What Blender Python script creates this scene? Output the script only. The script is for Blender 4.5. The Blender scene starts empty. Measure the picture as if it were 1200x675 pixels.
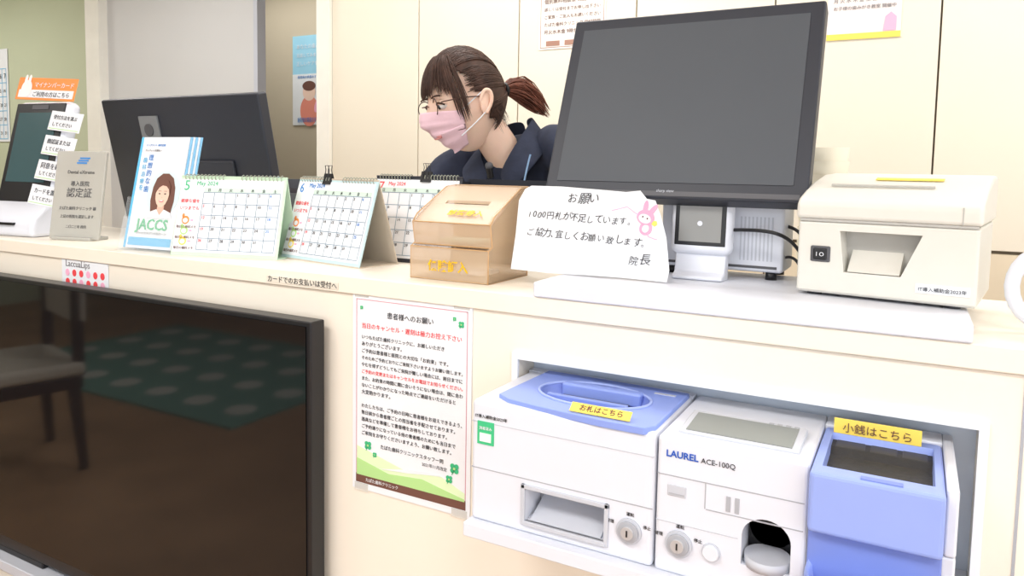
import bpy, bmesh, math, random
from mathutils import Vector, Matrix, Euler
random.seed(4)
pi=math.pi
SC=bpy.context.scene
COL=bpy.context.collection
# ------------------------------------------------------------ materials
MC={}
def mat(name,col,rough=.5,metal=0.,var=0.03,scale=8.,trans=0.,emit=None,es=0.,alpha=1.,bump=0.,spec=.5,coat=0.,ior=1.45,sss=0.):
    if name in MC: return MC[name]
    m=bpy.data.materials.new(name); m.use_nodes=True
    nt=m.node_tree; b=nt.nodes['Principled BSDF']
    b.inputs['Roughness'].default_value=rough; b.inputs['Metallic'].default_value=metal
    b.inputs['Transmission Weight'].default_value=trans; b.inputs['Alpha'].default_value=alpha
    b.inputs['Specular IOR Level'].default_value=spec; b.inputs['Coat Weight'].default_value=coat
    b.inputs['IOR'].default_value=ior
    if sss>0:
        b.inputs['Subsurface Weight'].default_value=sss; b.inputs['Subsurface Radius'].default_value=(1,.35,.2); b.inputs['Subsurface Scale'].default_value=.008
    tc=nt.nodes.new('ShaderNodeTexCoord'); nz=nt.nodes.new('ShaderNodeTexNoise')
    nz.inputs['Scale'].default_value=scale; nz.inputs['Detail'].default_value=3
    nt.links.new(tc.outputs['Object'],nz.inputs['Vector'])
    cr=nt.nodes.new('ShaderNodeValToRGB')
    cr.color_ramp.elements[0].position=.3; cr.color_ramp.elements[1].position=.7
    cr.color_ramp.elements[0].color=(*[max(0,c*(1-var)) for c in col],1)
    cr.color_ramp.elements[1].color=(*[min(1,c*(1+var)) for c in col],1)
    nt.links.new(nz.outputs['Fac'],cr.inputs['Fac']); nt.links.new(cr.outputs['Color'],b.inputs['Base Color'])
    if bump>0:
        bp=nt.nodes.new('ShaderNodeBump'); bp.inputs['Strength'].default_value=bump; bp.inputs['Distance'].default_value=.01
        nt.links.new(nz.outputs['Fac'],bp.inputs['Height']); nt.links.new(bp.outputs['Normal'],b.inputs['Normal'])
    if emit: b.inputs['Emission Color'].default_value=(*emit,1); b.inputs['Emission Strength'].default_value=es
    MC[name]=m; return m
CREAM=mat('cream_laminate',(.88,.81,.70),.45,var=.015,scale=3)
LEDGE=mat('ledge_laminate',(.88,.81,.70),.35,var=.02,scale=4)
WALLC=mat('cabinet_beige',(.84,.77,.64),.5,var=.015,scale=2)
SEAM=mat('seam_dark',(.22,.18,.13),.7)
SHADOWL=mat('shadow_line_soft',(.50,.43,.33),.7)  # tone of the painted shadow line below the ledge
WHITE=mat('white_plastic',(.72,.74,.81),.38,var=.01)
WHITE2=mat('warm_white_plastic',(.70,.68,.62),.4,var=.01)
PAPER=mat('paper_white',(.82,.84,.88),.7,var=.01)
BLACK=mat('black_plastic',(.012,.012,.014),.35)
BLACKM=mat('charcoal_plastic',(.026,.029,.040),.45)
GLOSS=mat('tv_glass',(.006,.006,.007),.05,spec=.5)
GREY=mat('grey_plastic',(.40,.41,.45),.5)
LGREY=mat('light_grey_plastic',(.54,.56,.62),.5)
DGREY=mat('dark_grey_plastic',(.09,.09,.1),.5)
BLUE=mat('blue_plastic',(.25,.34,.76),.42,var=.02)
BLUED=mat('blue_dark_plastic',(.19,.26,.64),.42)
YEL=mat('yellow_label',(.93,.70,.12),.5,var=.01)
RED=mat('print_red',(.85,.07,.08),.6)
INK=mat('print_black',(.03,.03,.035),.6)
INKG=mat('print_grey',(.20,.19,.20),.6)
INKB=mat('print_blue',(.05,.25,.65),.6)
CYAN=mat('print_cyan',(.12,.50,.80),.6)
GREEN=mat('print_green',(.05,.50,.22),.6)
LGREEN=mat('print_light_green',(.45,.72,.28),.6)
PINKP=mat('print_pink',(.93,.45,.62),.6)
ORANGE=mat('print_orange',(.90,.30,.08),.6)
BROWN=mat('print_brown',(.16,.07,.05),.6)
STEEL=mat('brushed_steel',(.6,.6,.62),.25,metal=1)
SKIN=mat('skin',(.82,.58,.46),.55,var=.045,scale=18,sss=.15,bump=.02)
HAIR=mat('dark_brown_hair',(.055,.027,.019),.55,var=.4,scale=60,spec=.35)
HAIRT=mat('hair_brown_tips',(.16,.055,.034),.55,var=.4,scale=60,spec=.35)
MASK=mat('pink_mask',(.82,.56,.63),.85,var=.02,scale=90,bump=.05)
NAVY=mat('navy_scrubs',(.024,.030,.056),.9,var=.2,scale=25,bump=.35)
# ------------------------------------------------------------ helpers
def link(o,par=None):
    COL.objects.link(o)
    if par is not None: o.parent=par
    return o
def emp(name,loc=(0,0,0),rot=(0,0,0),par=None):
    o=bpy.data.objects.new(name,None); o.empty_display_size=.05
    link(o,par); o.location=loc; o.rotation_euler=rot; return o
def mesh(par,name,verts,faces,m,loc=(0,0,0),rot=(0,0,0),smooth=False,bevel=0,seg=2):
    me=bpy.data.meshes.new(name); me.from_pydata([tuple(v) for v in verts],[],faces)
    bm=bmesh.new(); bm.from_mesh(me); bmesh.ops.recalc_face_normals(bm,faces=bm.faces); bm.to_mesh(me); bm.free()
    me.materials.append(m)
    if smooth:
        for p in me.polygons: p.use_smooth=True
    o=bpy.data.objects.new(name,me); link(o,par); o.location=loc; o.rotation_euler=rot
    if bevel: bev(o,bevel,seg)
    return o
def bev(o,w,seg=2):
    md=o.modifiers.new('bevel','BEVEL'); md.width=w; md.segments=seg; md.limit_method='ANGLE'; md.angle_limit=math.radians(35)
    for p in o.data.polygons: p.use_smooth=True
    try:
        md.harden_normals=True
    except Exception: pass
def box(par,name,a,b,m,bevel=0,loc=(0,0,0),rot=(0,0,0),seg=2):
    """axis aligned box from corner a to corner b in parent space"""
    x0,y0,z0=a; x1,y1,z1=b
    v=[(x0,y0,z0),(x1,y0,z0),(x1,y1,z0),(x0,y1,z0),(x0,y0,z1),(x1,y0,z1),(x1,y1,z1),(x0,y1,z1)]
    f=[(0,3,2,1),(4,5,6,7),(0,1,5,4),(1,2,6,5),(2,3,7,6),(3,0,4,7)]
    return mesh(par,name,v,f,m,loc,rot,bevel=bevel,seg=seg)
def profx(par,name,prof,x0,x1,m,bevel=0,smooth=False,loc=(0,0,0),rot=(0,0,0),seg=2):
    """extrude (y,z) profile along x"""
    n=len(prof); v=[(x0,y,z) for y,z in prof]+[(x1,y,z) for y,z in prof]
    f=[tuple(range(n)),tuple(range(n,2*n))]+[(i,(i+1)%n,n+(i+1)%n,n+i) for i in range(n)]
    return mesh(par,name,v,f,m,loc,rot,bevel=bevel,smooth=smooth,seg=seg)
def plate(par,name,pts,t,m,loc=(0,0,0),rot=(0,0,0),bevel=0):
    """extrude (x,z) outline along y by t"""
    n=len(pts); v=[(x,0,z) for x,z in pts]+[(x,t,z) for x,z in pts]
    f=[tuple(range(n)),tuple(range(n,2*n))]+[(i,(i+1)%n,n+(i+1)%n,n+i) for i in range(n)]
    return mesh(par,name,v,f,m,loc,rot,bevel=bevel)
def cyl(par,name,r,h,m,loc=(0,0,0),rot=(0,0,0),n=32,r2=None,bevel=0,sc=(1,1,1)):
    r2=r if r2 is None else r2
    v=[(r*math.cos(2*pi*i/n)*sc[0],r*math.sin(2*pi*i/n)*sc[1],0) for i in range(n)]+[(r2*math.cos(2*pi*i/n)*sc[0],r2*math.sin(2*pi*i/n)*sc[1],h) for i in range(n)]
    f=[tuple(range(n)),tuple(range(n,2*n))]+[(i,(i+1)%n,n+(i+1)%n,n+i) for i in range(n)]
    o=mesh(par,name,v,f,m,loc,rot)
    for p in o.data.polygons:
        if len(p.vertices)==4: p.use_smooth=True
    if bevel: bev(o,bevel)
    return o
def disc(par,name,rx,rz,m,loc,rot=(0,0,0),n=24,t=.0006):
    """thin elliptical print patch facing -Y"""
    return plate(par,name,[(rx*math.cos(2*pi*i/n),rz*math.sin(2*pi*i/n)) for i in range(n)],t,m,loc,rot)
def sph(par,name,r,m,loc=(0,0,0),sc=(1,1,1),rot=(0,0,0),seg=24):
    bm=bmesh.new(); bmesh.ops.create_uvsphere(bm,u_segments=seg,v_segments=seg//2,radius=r)
    me=bpy.data.meshes.new(name); bm.to_mesh(me); bm.free(); me.materials.append(m)
    for p in me.polygons: p.use_smooth=True
    o=bpy.data.objects.new(name,me); link(o,par); o.location=loc; o.scale=sc; o.rotation_euler=rot; return o
def curve(par,name,strands,r,m,loc=(0,0,0),rot=(0,0,0),cyclic=False,radii=None,res=2,nurbs=False):
    c=bpy.data.curves.new(name,'CURVE'); c.dimensions='3D'; c.bevel_depth=r; c.bevel_resolution=res; c.use_fill_caps=True
    for k,s in enumerate(strands):
        sp=c.splines.new('NURBS' if nurbs else 'POLY'); sp.points.add(len(s)-1)
        for i,pnt in enumerate(s):
            sp.points[i].co=(*pnt,1)
            if radii: sp.points[i].radius=radii[min(i,len(radii)-1)]
        sp.use_cyclic_u=cyclic; sp.use_smooth=True
        if nurbs: sp.order_u=min(4,len(s)); sp.use_endpoint_u=not cyclic; sp.resolution_u=6
    c.materials.append(m)
    o=bpy.data.objects.new(name,c); link(o,par); o.location=loc; o.rotation_euler=rot; return o
def text(par,name,body,w,loc,m,rot=(pi/2,0,0),align='LEFT',h=None,size=.01):
    c=bpy.data.curves.new(name,'FONT'); c.body=body; c.size=size; c.extrude=.0002; c.align_x=align; c.resolution_u=2
    c.materials.append(m)
    o=bpy.data.objects.new(name,c); link(o,par); o.location=loc; o.rotation_euler=rot
    if w:
        bpy.context.view_layer.update()
        d=o.dimensions.x
        if d>0: c.size=size*w/d
    return o
def cut(o,cutter):
    md=o.modifiers.new('cut','BOOLEAN'); md.operation='DIFFERENCE'; md.object=cutter; md.solver='EXACT'
    bpy.context.view_layer.update()
    dg=bpy.context.evaluated_depsgraph_get(); me=bpy.data.meshes.new_from_object(o.evaluated_get(dg))
    mats=[m for m in o.data.materials]
    o.modifiers.clear(); o.data=me
    if len(me.materials)==0:
        for m in mats: me.materials.append(m)
    bpy.data.objects.remove(cutter,do_unlink=True)
def flat(o):
    """flat-shade a cut body so its big faces shade evenly"""
    me=o.data
    if 'custom_normal' in me.attributes: me.attributes.remove(me.attributes['custom_normal'])
    bm=bmesh.new(); bm.from_mesh(me); bmesh.ops.triangulate(bm,faces=[f for f in bm.faces if len(f.verts)>4]); bm.to_mesh(me); bm.free()
    for p in me.polygons: p.use_smooth=False
def gridlines(par,name,x0,z0,x1,z1,nx,nz,lw,m,y=0,t=.0004):
    v=[];f=[]
    def q(a,b,c,d):
        n=len(v); v.extend([(a,y,b),(c,y,b),(c,y,d),(a,y,d)]); f.append((n,n+1,n+2,n+3))
    for i in range(nx+1):
        x=x0+(x1-x0)*i/nx; q(x-lw/2,z0,x+lw/2,z1)
    for j in range(nz+1):
        z=z0+(z1-z0)*j/nz; q(x0,z-lw/2,x1,z+lw/2)
    return mesh(par,name,v,f,m)
# ------------------------------------------------------------ camera
th=math.radians(28.5); p_=math.radians(4.4); a_=math.atan(.018)
F=Vector((-math.sin(th)*math.cos(p_),math.cos(th)*math.cos(p_),-math.sin(p_)))
R=Vector((math.cos(th),math.sin(th),0)); U=R.cross(F)
R2=R*math.cos(a_)+U*math.sin(a_); U2=U*math.cos(a_)-R*math.sin(a_)
cam=bpy.data.cameras.new('camera'); co=bpy.data.objects.new('camera',cam); link(co)
M=Matrix((R2,U2,-F)).transposed().to_4x4(); M.translation=Vector((0,-1,1.25)); co.matrix_world=M
cam.lens=26.1; cam.sensor_width=36; cam.shift_y=-.058; cam.clip_start=.02
SC.camera=co
SC.view_settings.view_transform='Standard'
# ------------------------------------------------------------ room
XL,XR,YF,YB,ZC=-7.0,2.6,-4.0,3.0,2.6
floor=mesh(None,'floor',[(XL,YF,0),(XR,YF,0),(XR,YB+.1,0),(XL,YB+.1,0)],[(0,1,2,3)],mat('wood_floor',(.46,.28,.16),.45,var=.15,scale=3))
mesh(None,'ceiling',[(XL,YF,ZC),(XR,YF,ZC),(XR,YB+.1,ZC),(XL,YB+.1,ZC)],[(0,1,2,3)],mat('ceiling_white',(.85,.84,.82),.9))
WG=mat('wall_green_beige',(.54,.58,.42),.8,var=.02,scale=2)
WB=mat('wall_beige',(.60,.53,.40),.8,var=.02,scale=2)
WW=mat('wall_offwhite',(.45,.40,.34),.8,var=.02,scale=2)
box(None,'wall_back',(XL,YB,0),(XR,YB+.1,ZC),WB)
box(None,'wall_left',(XL-.1,YF,0),(XL,YB,ZC),WG)
box(None,'wall_staff_side',(XL,2.0,0),(-4.74,2.08,ZC),WG)
box(None,'trim_1',(-4.74,1.94,0),(-4.60,2.1,ZC),mat('post_white',(.85,.83,.76),.6))
wf=emp('wall_front')
box(wf,'wall_low',(XL,YF-.1,0),(XR,YF,.5),WW); box(wf,'wall_high',(XL,YF-.1,2.3),(XR,YF,ZC),WW)
box(wf,'wall_part_a',(XL,YF-.1,.5),(-2.2,YF,2.3),WW); box(wf,'wall_part_b',(1.8,YF-.1,.5),(XR,YF,2.3),WW)
wr=emp('wall_right')
box(wr,'wall_low',(XR,YF-.1,0),(XR+.1,YB+.1,.4),WW); box(wr,'wall_high',(XR,YF-.1,2.3),(XR+.1,YB+.1,ZC),WW)
box(wr,'wall_part_a',(XR,.6,.4),(XR+.1,YB+.1,2.3),WW)
FR=mat('window_frame_metal',(.5,.5,.5),.4,metal=.6)
w1=emp('window_1')
for i in range(5):
    x=-2.2+i; box(w1,'mullion_%d'%i,(x-.02,YF-.07,.5),(x+.02,YF-.02,2.3),FR)
w2=emp('window_2')
for i in range(5):
    y=YF+.05+i*1.13; box(w2,'mullion_%d'%i,(XR+.02,y-.02,.4),(XR+.07,y+.02,2.3),FR)
# light grey sliding panel at the staff corridor
pn=emp('sliding_panel_door')
PG=mat('panel_light_grey',(.62,.62,.62),.5,var=.02,scale=1.5)
box(pn,'panel',(-4.60,2.0,.02),(-3.26,2.04,ZC-.02),PG)
box(pn,'edge_rail',(-3.28,1.99,.02),(-3.25,2.05,ZC-.02),LGREY)
# back cabinets
cab=emp('wall_cabinet')
xs=[-2.263+.46*i for i in range(8)]
box(cab,'carcass',(-2.262,1.52,.0),(xs[-1],1.95,ZC-.002),SEAM)
for i in range(7):
    box(cab,'door_panel_%d'%i,(xs[i]+.0025,1.5,1.05),(xs[i+1]-.0025,1.52,ZC-.002),WALLC,bevel=.001)
    box(cab,'base_panel_%d'%i,(xs[i]+.0025,1.5,.05),(xs[i+1]-.0025,1.52,1.04),mat('cabinet_lower',(.78,.67,.50),.5))
box(cab,'end_panel',(-2.335,1.48,0),(-2.263,1.95,ZC-.002),mat('cabinet_end',(.88,.85,.77),.5))
# ------------------------------------------------------------ reception counter
ct=emp('reception_counter')
L=1.062
box(ct,'front_left',(-4.2,0,0),(-.528,.06,L-.03),CREAM)
box(ct,'front_right',(.080,0,0),(1.2,.06,L-.03),CREAM)
box(ct,'front_upper',(-.528,0,.966),(.080,.06,L-.03),CREAM)
box(ct,'front_lower',(-.528,0,0),(.080,.06,.745),CREAM)
box(ct,'niche_back',(-.528,.055,.745),(.080,.07,.966),mat('niche_bluish_shade',(.64,.71,.82),.5))  # bluish shade inside the recess is put into this panel's colour
box(ct,'ledge',(-4.2,-.006,L-.03),(1.2,.38,L),LEDGE,bevel=.002)
box(ct,'niche_shelf',(-.528,-.155,.745),(.080,.055,.765),WHITE,bevel=.002)
for nm,a,b in (('niche_trim_top',(-.536,-.006,.962),(.088,.0,.972)),('niche_trim_left',(-.536,-.006,.745),(-.526,0,.962)),('niche_trim_right',(.078,-.006,.70),(.088,0,.962))):
    box(ct,nm,a,b,PAPER)
box(ct,'panel_seam',(.1185,-.0015,0),(.1215,.001,L-.03),GREY)
box(ct,'ledge_shadow_line',(-4.2,-.0005,L-.0312),(1.2,.002,L-.0299),SHADOWL)  # no real gap: thin strip coloured as the shadow line under the ledge
box(ct,'support_panel',(-4.2,.06,0),(-4.15,.62,.73),CREAM)
box(ct,'support_panel_b',(1.15,.06,0),(1.2,.62,.73),CREAM)
box(ct,'desk_top',(-4.2,.06,.72),(1.2,.60,.745),WHITE2)
bd=emp('white_riser_board')
box(bd,'board',(-.5,-.010,L),(.066,.30,1.085),WHITE,bevel=.003)
# printed tape strip on ledge lip
tp=emp('tape_label')
box(tp,'strip',(-1.06,-.0075,1.037),(-.885,-.0062,1.0485),mat('strip_beige',(.78,.73,.63),.6))
text(tp,'strip_text','カードでのお支払いは受付へ',.168,(-1.057,-.0082,1.0385),INK)
# ------------------------------------------------------------ television
tv=emp('television')
box(tv,'bezel',(-2.05,-.05,.315),(-.909,-.015,.983),BLACK,bevel=.003)
box(tv,'screen_glass',(-2.04,-.0525,.345),(-.919,-.049,.974),GLOSS)
box(tv,'rear_housing',(-1.9,-.015,.36),(-1.05,-.003,.8),BLACK)
box(tv,'foot_left',(-1.95,-.050,.30),(-1.75,-.01,.318),BLACK,bevel=.004)
box(tv,'foot_right',(-1.20,-.050,.30),(-1.0,-.01,.318),BLACK,bevel=.004)
tb=emp('tv_stand_cabinet')
box(tb,'top',(-2.2,-.075,.275),(-.80,-.002,.30),LGREY,bevel=.003)
box(tb,'body',(-2.17,-.070,0),(-.83,-.005,.275),WHITE2)
box(tb,'door_gap',(-1.462,-.072,.02),(-1.458,-.069,.27),SEAM)
# ------------------------------------------------------------ waiting room things reflected in the TV
ch=emp('waiting_chair',(-3.22,-.72,0),(0,0,.25))
DW=mat('dark_wood',(.05,.025,.018),.4)
SEATM=mat('seat_cream_vinyl',(.60,.55,.47),.5)
for i,(x,y) in enumerate(((-.2,-.2),(.2,-.2),(-.2,.2),(.2,.2))):
    mesh(ch,'leg_%d'%i,[(x-.022,y-.022,.36),(x+.022,y-.022,.36),(x+.022,y+.022,.36),(x-.022,y+.022,.36)]+[(x*1.12-.014,y*1.12-.014,0),(x*1.12+.014,y*1.12-.014,0),(x*1.12+.014,y*1.12+.014,0),(x*1.12-.014,y*1.12+.014,0)],[(0,1,2,3),(4,5,6,7),(0,1,5,4),(1,2,6,5),(2,3,7,6),(3,0,4,7)],DW)
box(ch,'seat_frame',(-.23,-.23,.34),(.23,.23,.39),DW,bevel=.005); box(ch,'seat',(-.24,-.24,.39),(.24,.24,.45),SEATM,bevel=.025,seg=4)
for x in (-.2,.2): box(ch,'back_post',(x-.02,-.24,.39),(x+.02,-.20,.85),DW,bevel=.005)
box(ch,'back_rest',(-.22,-.25,.6),(.22,-.21,.85),SEATM,bevel=.015,seg=3)
rg=emp('waiting_rug',(-3.9,-2.2,.0))
RG=mat('rug_green',(.20,.38,.32),.95,bump=.3,scale=80); RC=mat('rug_cream',(.66,.68,.62),.95)
box(rg,'pile',(-1.1,-.7,.001),(1.1,.7,.012),RG)
for i in range(7):
    for j in range(4):
        cyl(rg,'dot_%d_%d'%(i,j),.08,.002,RC,(-.93+i*.31,-.5+j*.33,.012),n=20)
# ------------------------------------------------------------ notice posters
nt_=emp('clinic_notice_poster',(-.8555,-.0015,.685))
W_,H_=.245,.352
box(nt_,'sheet',(0,-.001,0),(W_,.0008,H_),PAPER)
def frame(par,x0,z0,x1,z1,lw,m,y):
    for k,(a,b) in enumerate((((x0,z0),(x1,z0+lw)),((x0,z1-lw),(x1,z1)),((x0,z0),(x0+lw,z1)),((x1-lw,z0),(x1,z1)))):
        box(par,'border_%d'%k,(a[0],y-.0004,a[1]),(b[0],y,b[1]),m)
frame(nt_,.008,.012,W_-.008,H_-.012,.0014,mat('frame_rose',(.62,.30,.36),.6),-.001)
text(nt_,'title','患者様へのお願い',.095,(.075,-.0018,.312),INK)
text(nt_,'headline','当日のキャンセル・遅刻は極力お控え下さい',.205,(.02,-.0018,.290),RED)
body=['いつもたばた歯科クリニックに、お越しいただき','ありがとうございます。','ご予約は患者様と医院との大切な「お約束」です。','そのためご予約どおりにご来院下さいますようお願い致します。','やむを得ずどうしてもご来院が難しい場合には、前日までに','ご予約の変更またはキャンセルをお電話でお知らせください。','また、お約束の時間に間に合いそうにない場合は、間に合わ','ないことがわかりになった時点でご連絡をいただけると','大変助かります。','','わたしたちは、ご予約の日時に患者様をお迎えできるよう、','数日前から患者様ごとの担当者を手配させております。','器具などを準備して患者様をお待ちしております。','ご予約通りになっている他の患者様のためにも当日まで','ご来院をお守りくださいますよう、お願い致します。']
for i,l in enumerate(body):
    if l: text(nt_,'line_%d'%i,l,min(.208,.0078*len(l)),(.02,-.0018,.271-i*.0122),RED if i==5 else INK)
text(nt_,'sign_off','たばた歯科クリニックスタッフ一同',.13,(.062,-.0018,.082),INK); text(nt_,'date','2021年11月改定',.05,(.15,-.0018,.070),INKG)
plate(nt_,'leaf_swoosh',[(.010,.030),(.235,.030),(.235,.040),(.19,.058),(.12,.052),(.06,.066),(.010,.078)],.0004,mat('leaf_pale',(.72,.86,.55),.6),(0,-.0014,0))
plate(nt_,'leaf_swoosh_b',[(.010,.026),(.235,.026),(.235,.030),(.15,.046),(.08,.040),(.010,.056)],.0004,LGREEN,(0,-.0018,0))
plate(nt_,'leaf_swoosh_c',[(.06,.045),(.12,.056),(.19,.060),(.12,.050)],.0004,PAPER,(0,-.0022,0))
box(nt_,'footer',(.008,-.0016,.012),(W_-.008,-.001,.028),BROWN)
text(nt_,'footer_text','たばた歯科クリニック',.07,(.03,-.0022,.017),PAPER)
def clover(par,x,z,s,y,k):
    for i in range(4):
        a=pi/4+i*pi/2; disc(par,'clover_%d_%d'%(k,i),s*.55,s*.55,GREEN,(x+s*.66*math.cos(a),y,z+s*.66*math.sin(a)),n=14)
    disc(par,'clover_heart_%d'%k,s*.3,s*.3,LGREEN,(x,y-.0003,z),n=10)
    box(par,'clover_stem_%d'%k,(-s*.08,0,-s*1.5),(s*.08,.0003,0),GREEN,loc=(x,y,z),rot=(0,.4,0))
for k,(x,z,s) in enumerate(((.035,.082,.007),(.215,.078,.008),(.205,.058,.006),(.225,.318,.005),(.212,.326,.003),(.02,.325,.003),(.05,.068,.004))): clover(nt_,x,z,s,-.0022,k)
for k,(x,z) in enumerate(((.02,.350),(.225,.350),(.02,.004),(.225,.004))): box(nt_,'clear_tape_%d'%k,(x-.015,-.0016,z-.007),(x+.015,-.001,z+.007),mat('clear_tape',(.9,.88,.82),.3,alpha=.5))
rp=emp('red_dot_flyer',(-1.72,-.0015,.912))
box(rp,'sheet',(0,-.0006,0),(.172,.0006,.119),PAPER)
text(rp,'title','LaccuaLips',.09,(.015,-.0012,.104),INKG)
for i in range(6):
    for j in range(3): disc(rp,'dot_%d_%d'%(i,j),.0075,.008,RED if (i+j)%3 else PINKP,(.022+i*.026,-.0014,.090-j*.021),n=14)
def wallposter(name,x0,z0,x1,z1,y,bg,hd,lines,accent,ink=None):
    e=emp(name,(x0,y,z0)); w=x1-x0;h=z1-z0
    box(e,'sheet',(0,-.002,0),(w,0,h),bg)
    box(e,'band',(0,-.003,h*.86),(w,-.002,h),accent)
    text(e,'heading',hd,w*.7,(w*.1,-.0035,h*.66),BROWN)
    for i,l in enumerate(lines): text(e,'row_%d'%i,l,w*.84,(w*.08,-.0035,h*(.55-.078*i)),ink or BROWN)
    return e
PB=mat('poster_cream',(.88,.83,.78),.6)
pa=wallposter('cabinet_poster',-1.257,1.70,-.995,2.05,1.499,PB,'当院からのお知らせ',['～スタッフ募集・休診日のご案内～','個別無料相談会 実施中です','詳しくは受付までお申し出下さい','ご家族・ご友人もお誘いください','たばた歯科クリニック 受付時間','月火水木金 9時から18時まで'],mat('poster_brown',(.40,.22,.16),.6))
plate(pa,'ribbon',[(.03,.225),(.13,.242),(.235,.225),(.235,.205),(.13,.222),(.03,.205)],.0006,MC['poster_brown'],(0,-.004,0))
frame(pa,.006,.006,.256,.344,.002,MC['poster_brown'],-.0025)
for i in range(3): box(pa,'tag_%d'%i,(.030+i*.075,-.0032,.012),(.085+i*.075,-.002,.030),MC['poster_brown'])
pb=wallposter('cabinet_poster',-.268,1.667,-.066,1.95,1.499,mat('poster_pink',(.90,.81,.78),.6),'むし歯予防のご案内',['フッ素塗布・シーラントのご案内','定期検診をおすすめしています','月 火 水 木 金 土 日 ○ ○ ／','お子様の歯みがき教室 開催中'],YEL,INKG)
box(pb,'yellow_strip',(.0,-.0032,.0),(.202,-.002,.018),YEL)
plate(pb,'figure',[(.155,.02),(.19,.02),(.19,.06),(.175,.075),(.16,.062)],.0006,PINKP,(0,-.0036,0))
pc=emp('corridor_poster',(-3.985,2.996,1.555))
box(pc,'sheet',(0,-.004,0),(.36,0,.63),mat('poster_sky',(.36,.70,.88),.6)); box(pc,'lower',(0,-.006,0),(.36,-.004,.36),mat('poster_pale',(.85,.88,.90),.6))
disc(pc,'figure_body',.085,.11,mat('figure_coral',(.85,.30,.22),.6),(.16,-.0075,.10)); disc(pc,'figure_head',.06,.065,mat('figure_skin',(.93,.68,.55),.6),(.16,-.0085,.235)); disc(pc,'figure_hair',.062,.035,BROWN,(.16,-.0095,.275)); disc(pc,'figure_arm',.03,.07,PINKP,(.25,-.0085,.15),(0,.5,0))
for k in range(3): text(pc,'caption_%d'%k,'歯周病の検査のすすめ',.22,(.05,-.0075,.33) if k==0 else (.05,-.0105,.05-k*.015),INKB)
text(pc,'heading','あなたの歯みがき',.28,(.04,-.008,.54),PAPER); text(pc,'heading_b','見直してみませんか',.28,(.04,-.008,.48),PAPER); text(pc,'heading_c','正しいケアを',.2,(.04,-.008,.42),PAPER)
wc=emp('wall_calendar',(-6.15,1.996,1.40))
box(wc,'sheet',(0,-.004,0),(.40,0,.66),PAPER)
gridlines(wc,'grid',.02,.02,.38,.52,7,5,.004,CYAN,y=-.006)
for r in range(5): text(wc,'numbers_%d'%r,'  '.join(str(min(31,r*7+i+1)) for i in range(7)),.34,(.03,-.008,.45-r*.10),INK)
# ------------------------------------------------------------ face card reader
cr_=emp('face_id_card_reader',(-2.06,.11,L),(0,0,math.radians(8)))
profx(cr_,'base_shell',[(-.07,0),(-.075,.02),(-.065,.05),(-.02,.085),(.05,.11),(.07,.10),(.075,0)],-.11,.11,WHITE,bevel=.014,seg=4)
hd=emp('head_unit',(0,.0,.09),(math.radians(-14),0,0),cr_)
box(hd,'white_shell',(-.10,-.012,-.03),(.10,.03,.27),WHITE,bevel=.018,seg=4)
box(hd,'black_fascia',(-.092,-.015,-.01),(.088,-.010,.262),BLACK,bevel=.004)
box(hd,'screen',(-.075,-.0165,.045),(.068,-.0145,.235),mat('screen_teal_dark',(.05,.10,.11),.15))
box(hd,'camera_bar',(-.03,-.0165,.244),(.03,-.0145,.256),DGREY)
box(cr_,'card_slot',(-.05,-.079,.03),(.05,-.066,.036),BLACK)
sg=emp('header_sign',(.01,-.02,.268),(0,math.radians(3),0),hd)
box(sg,'card',(-.11,0,0),(.11,.003,.062),ORANGE,bevel=.001); box(sg,'inner',(-.10,-.0008,.006),(.105,0,.028),PAPER)
text(sg,'line_a','マイナンバーカード',.145,(-.045,-.0014,.036),PAPER); text(sg,'line_b','ご利用の方はこちら',.135,(-.045,-.0014,.010),INK)
disc(sg,'rabbit',.020,.024,mat('rabbit_white',(.93,.86,.86),.6),(-.072,-.002,.030)); disc(sg,'rabbit_ear',.005,.014,MC['rabbit_white'],(-.080,-.0022,.055)); disc(sg,'rabbit_ear_b',.005,.014,MC['rabbit_white'],(-.066,-.0022,.055))
for i in range(4):
    e=emp('tag_%d'%i,(.112-.006*i,-.024,.205-i*.066),(0,math.radians(6),0),hd)
    box(e,'card',(-.058,0,-.025),(.058,.002,.027),PAPER,bevel=.001)
    text(e,'t1',['受付方法を選ぶ','顔認証または','同意を確認','カードを置く'][i],.085,(-.045,-.0008,.006),INK)
    text(e,'t2','してください',.07,(-.045,-.0008,-.013),INK)
    box(e,'edge',(-.054,-.0006,-.021),(.054,0,-.0195),LGREEN)
# plaque
pq=emp('acrylic_certificate_plaque',(-1.815,.085,L),(0,0,math.radians(14)))
PQ=mat('frosted_acrylic',(.62,.61,.56),.25,trans=.3)
pe=emp('lean',(0,0,0),(math.radians(-9),0,0),pq)
box(pe,'plate',(-.078,0,.002),(.070,.008,.222),PQ,bevel=.002)
for k,(t,z,w) in enumerate((('Dental eXtreme',.165,.08),('導入医院',.135,.055),('認定証',.108,.075),('たばた歯科クリニック 様',.075,.11),('上記の医院を認定します',.055,.10),('二〇二三年 四月',.03,.06))):
    text(pe,'engraving_%d'%k,t,w,(-w/2,-.001,z),mat('engraving',(.09,.09,.10),.6))
for i in range(3): box(pe,'logo_bar_%d'%i,(-.015+i*.004,-.001,.190+i*.006),(.015+i*.004,0,.194+i*.006),INKB)
box(pq,'foot',(-.06,-.01,0),(.055,.05,.008),PQ,bevel=.002)
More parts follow.
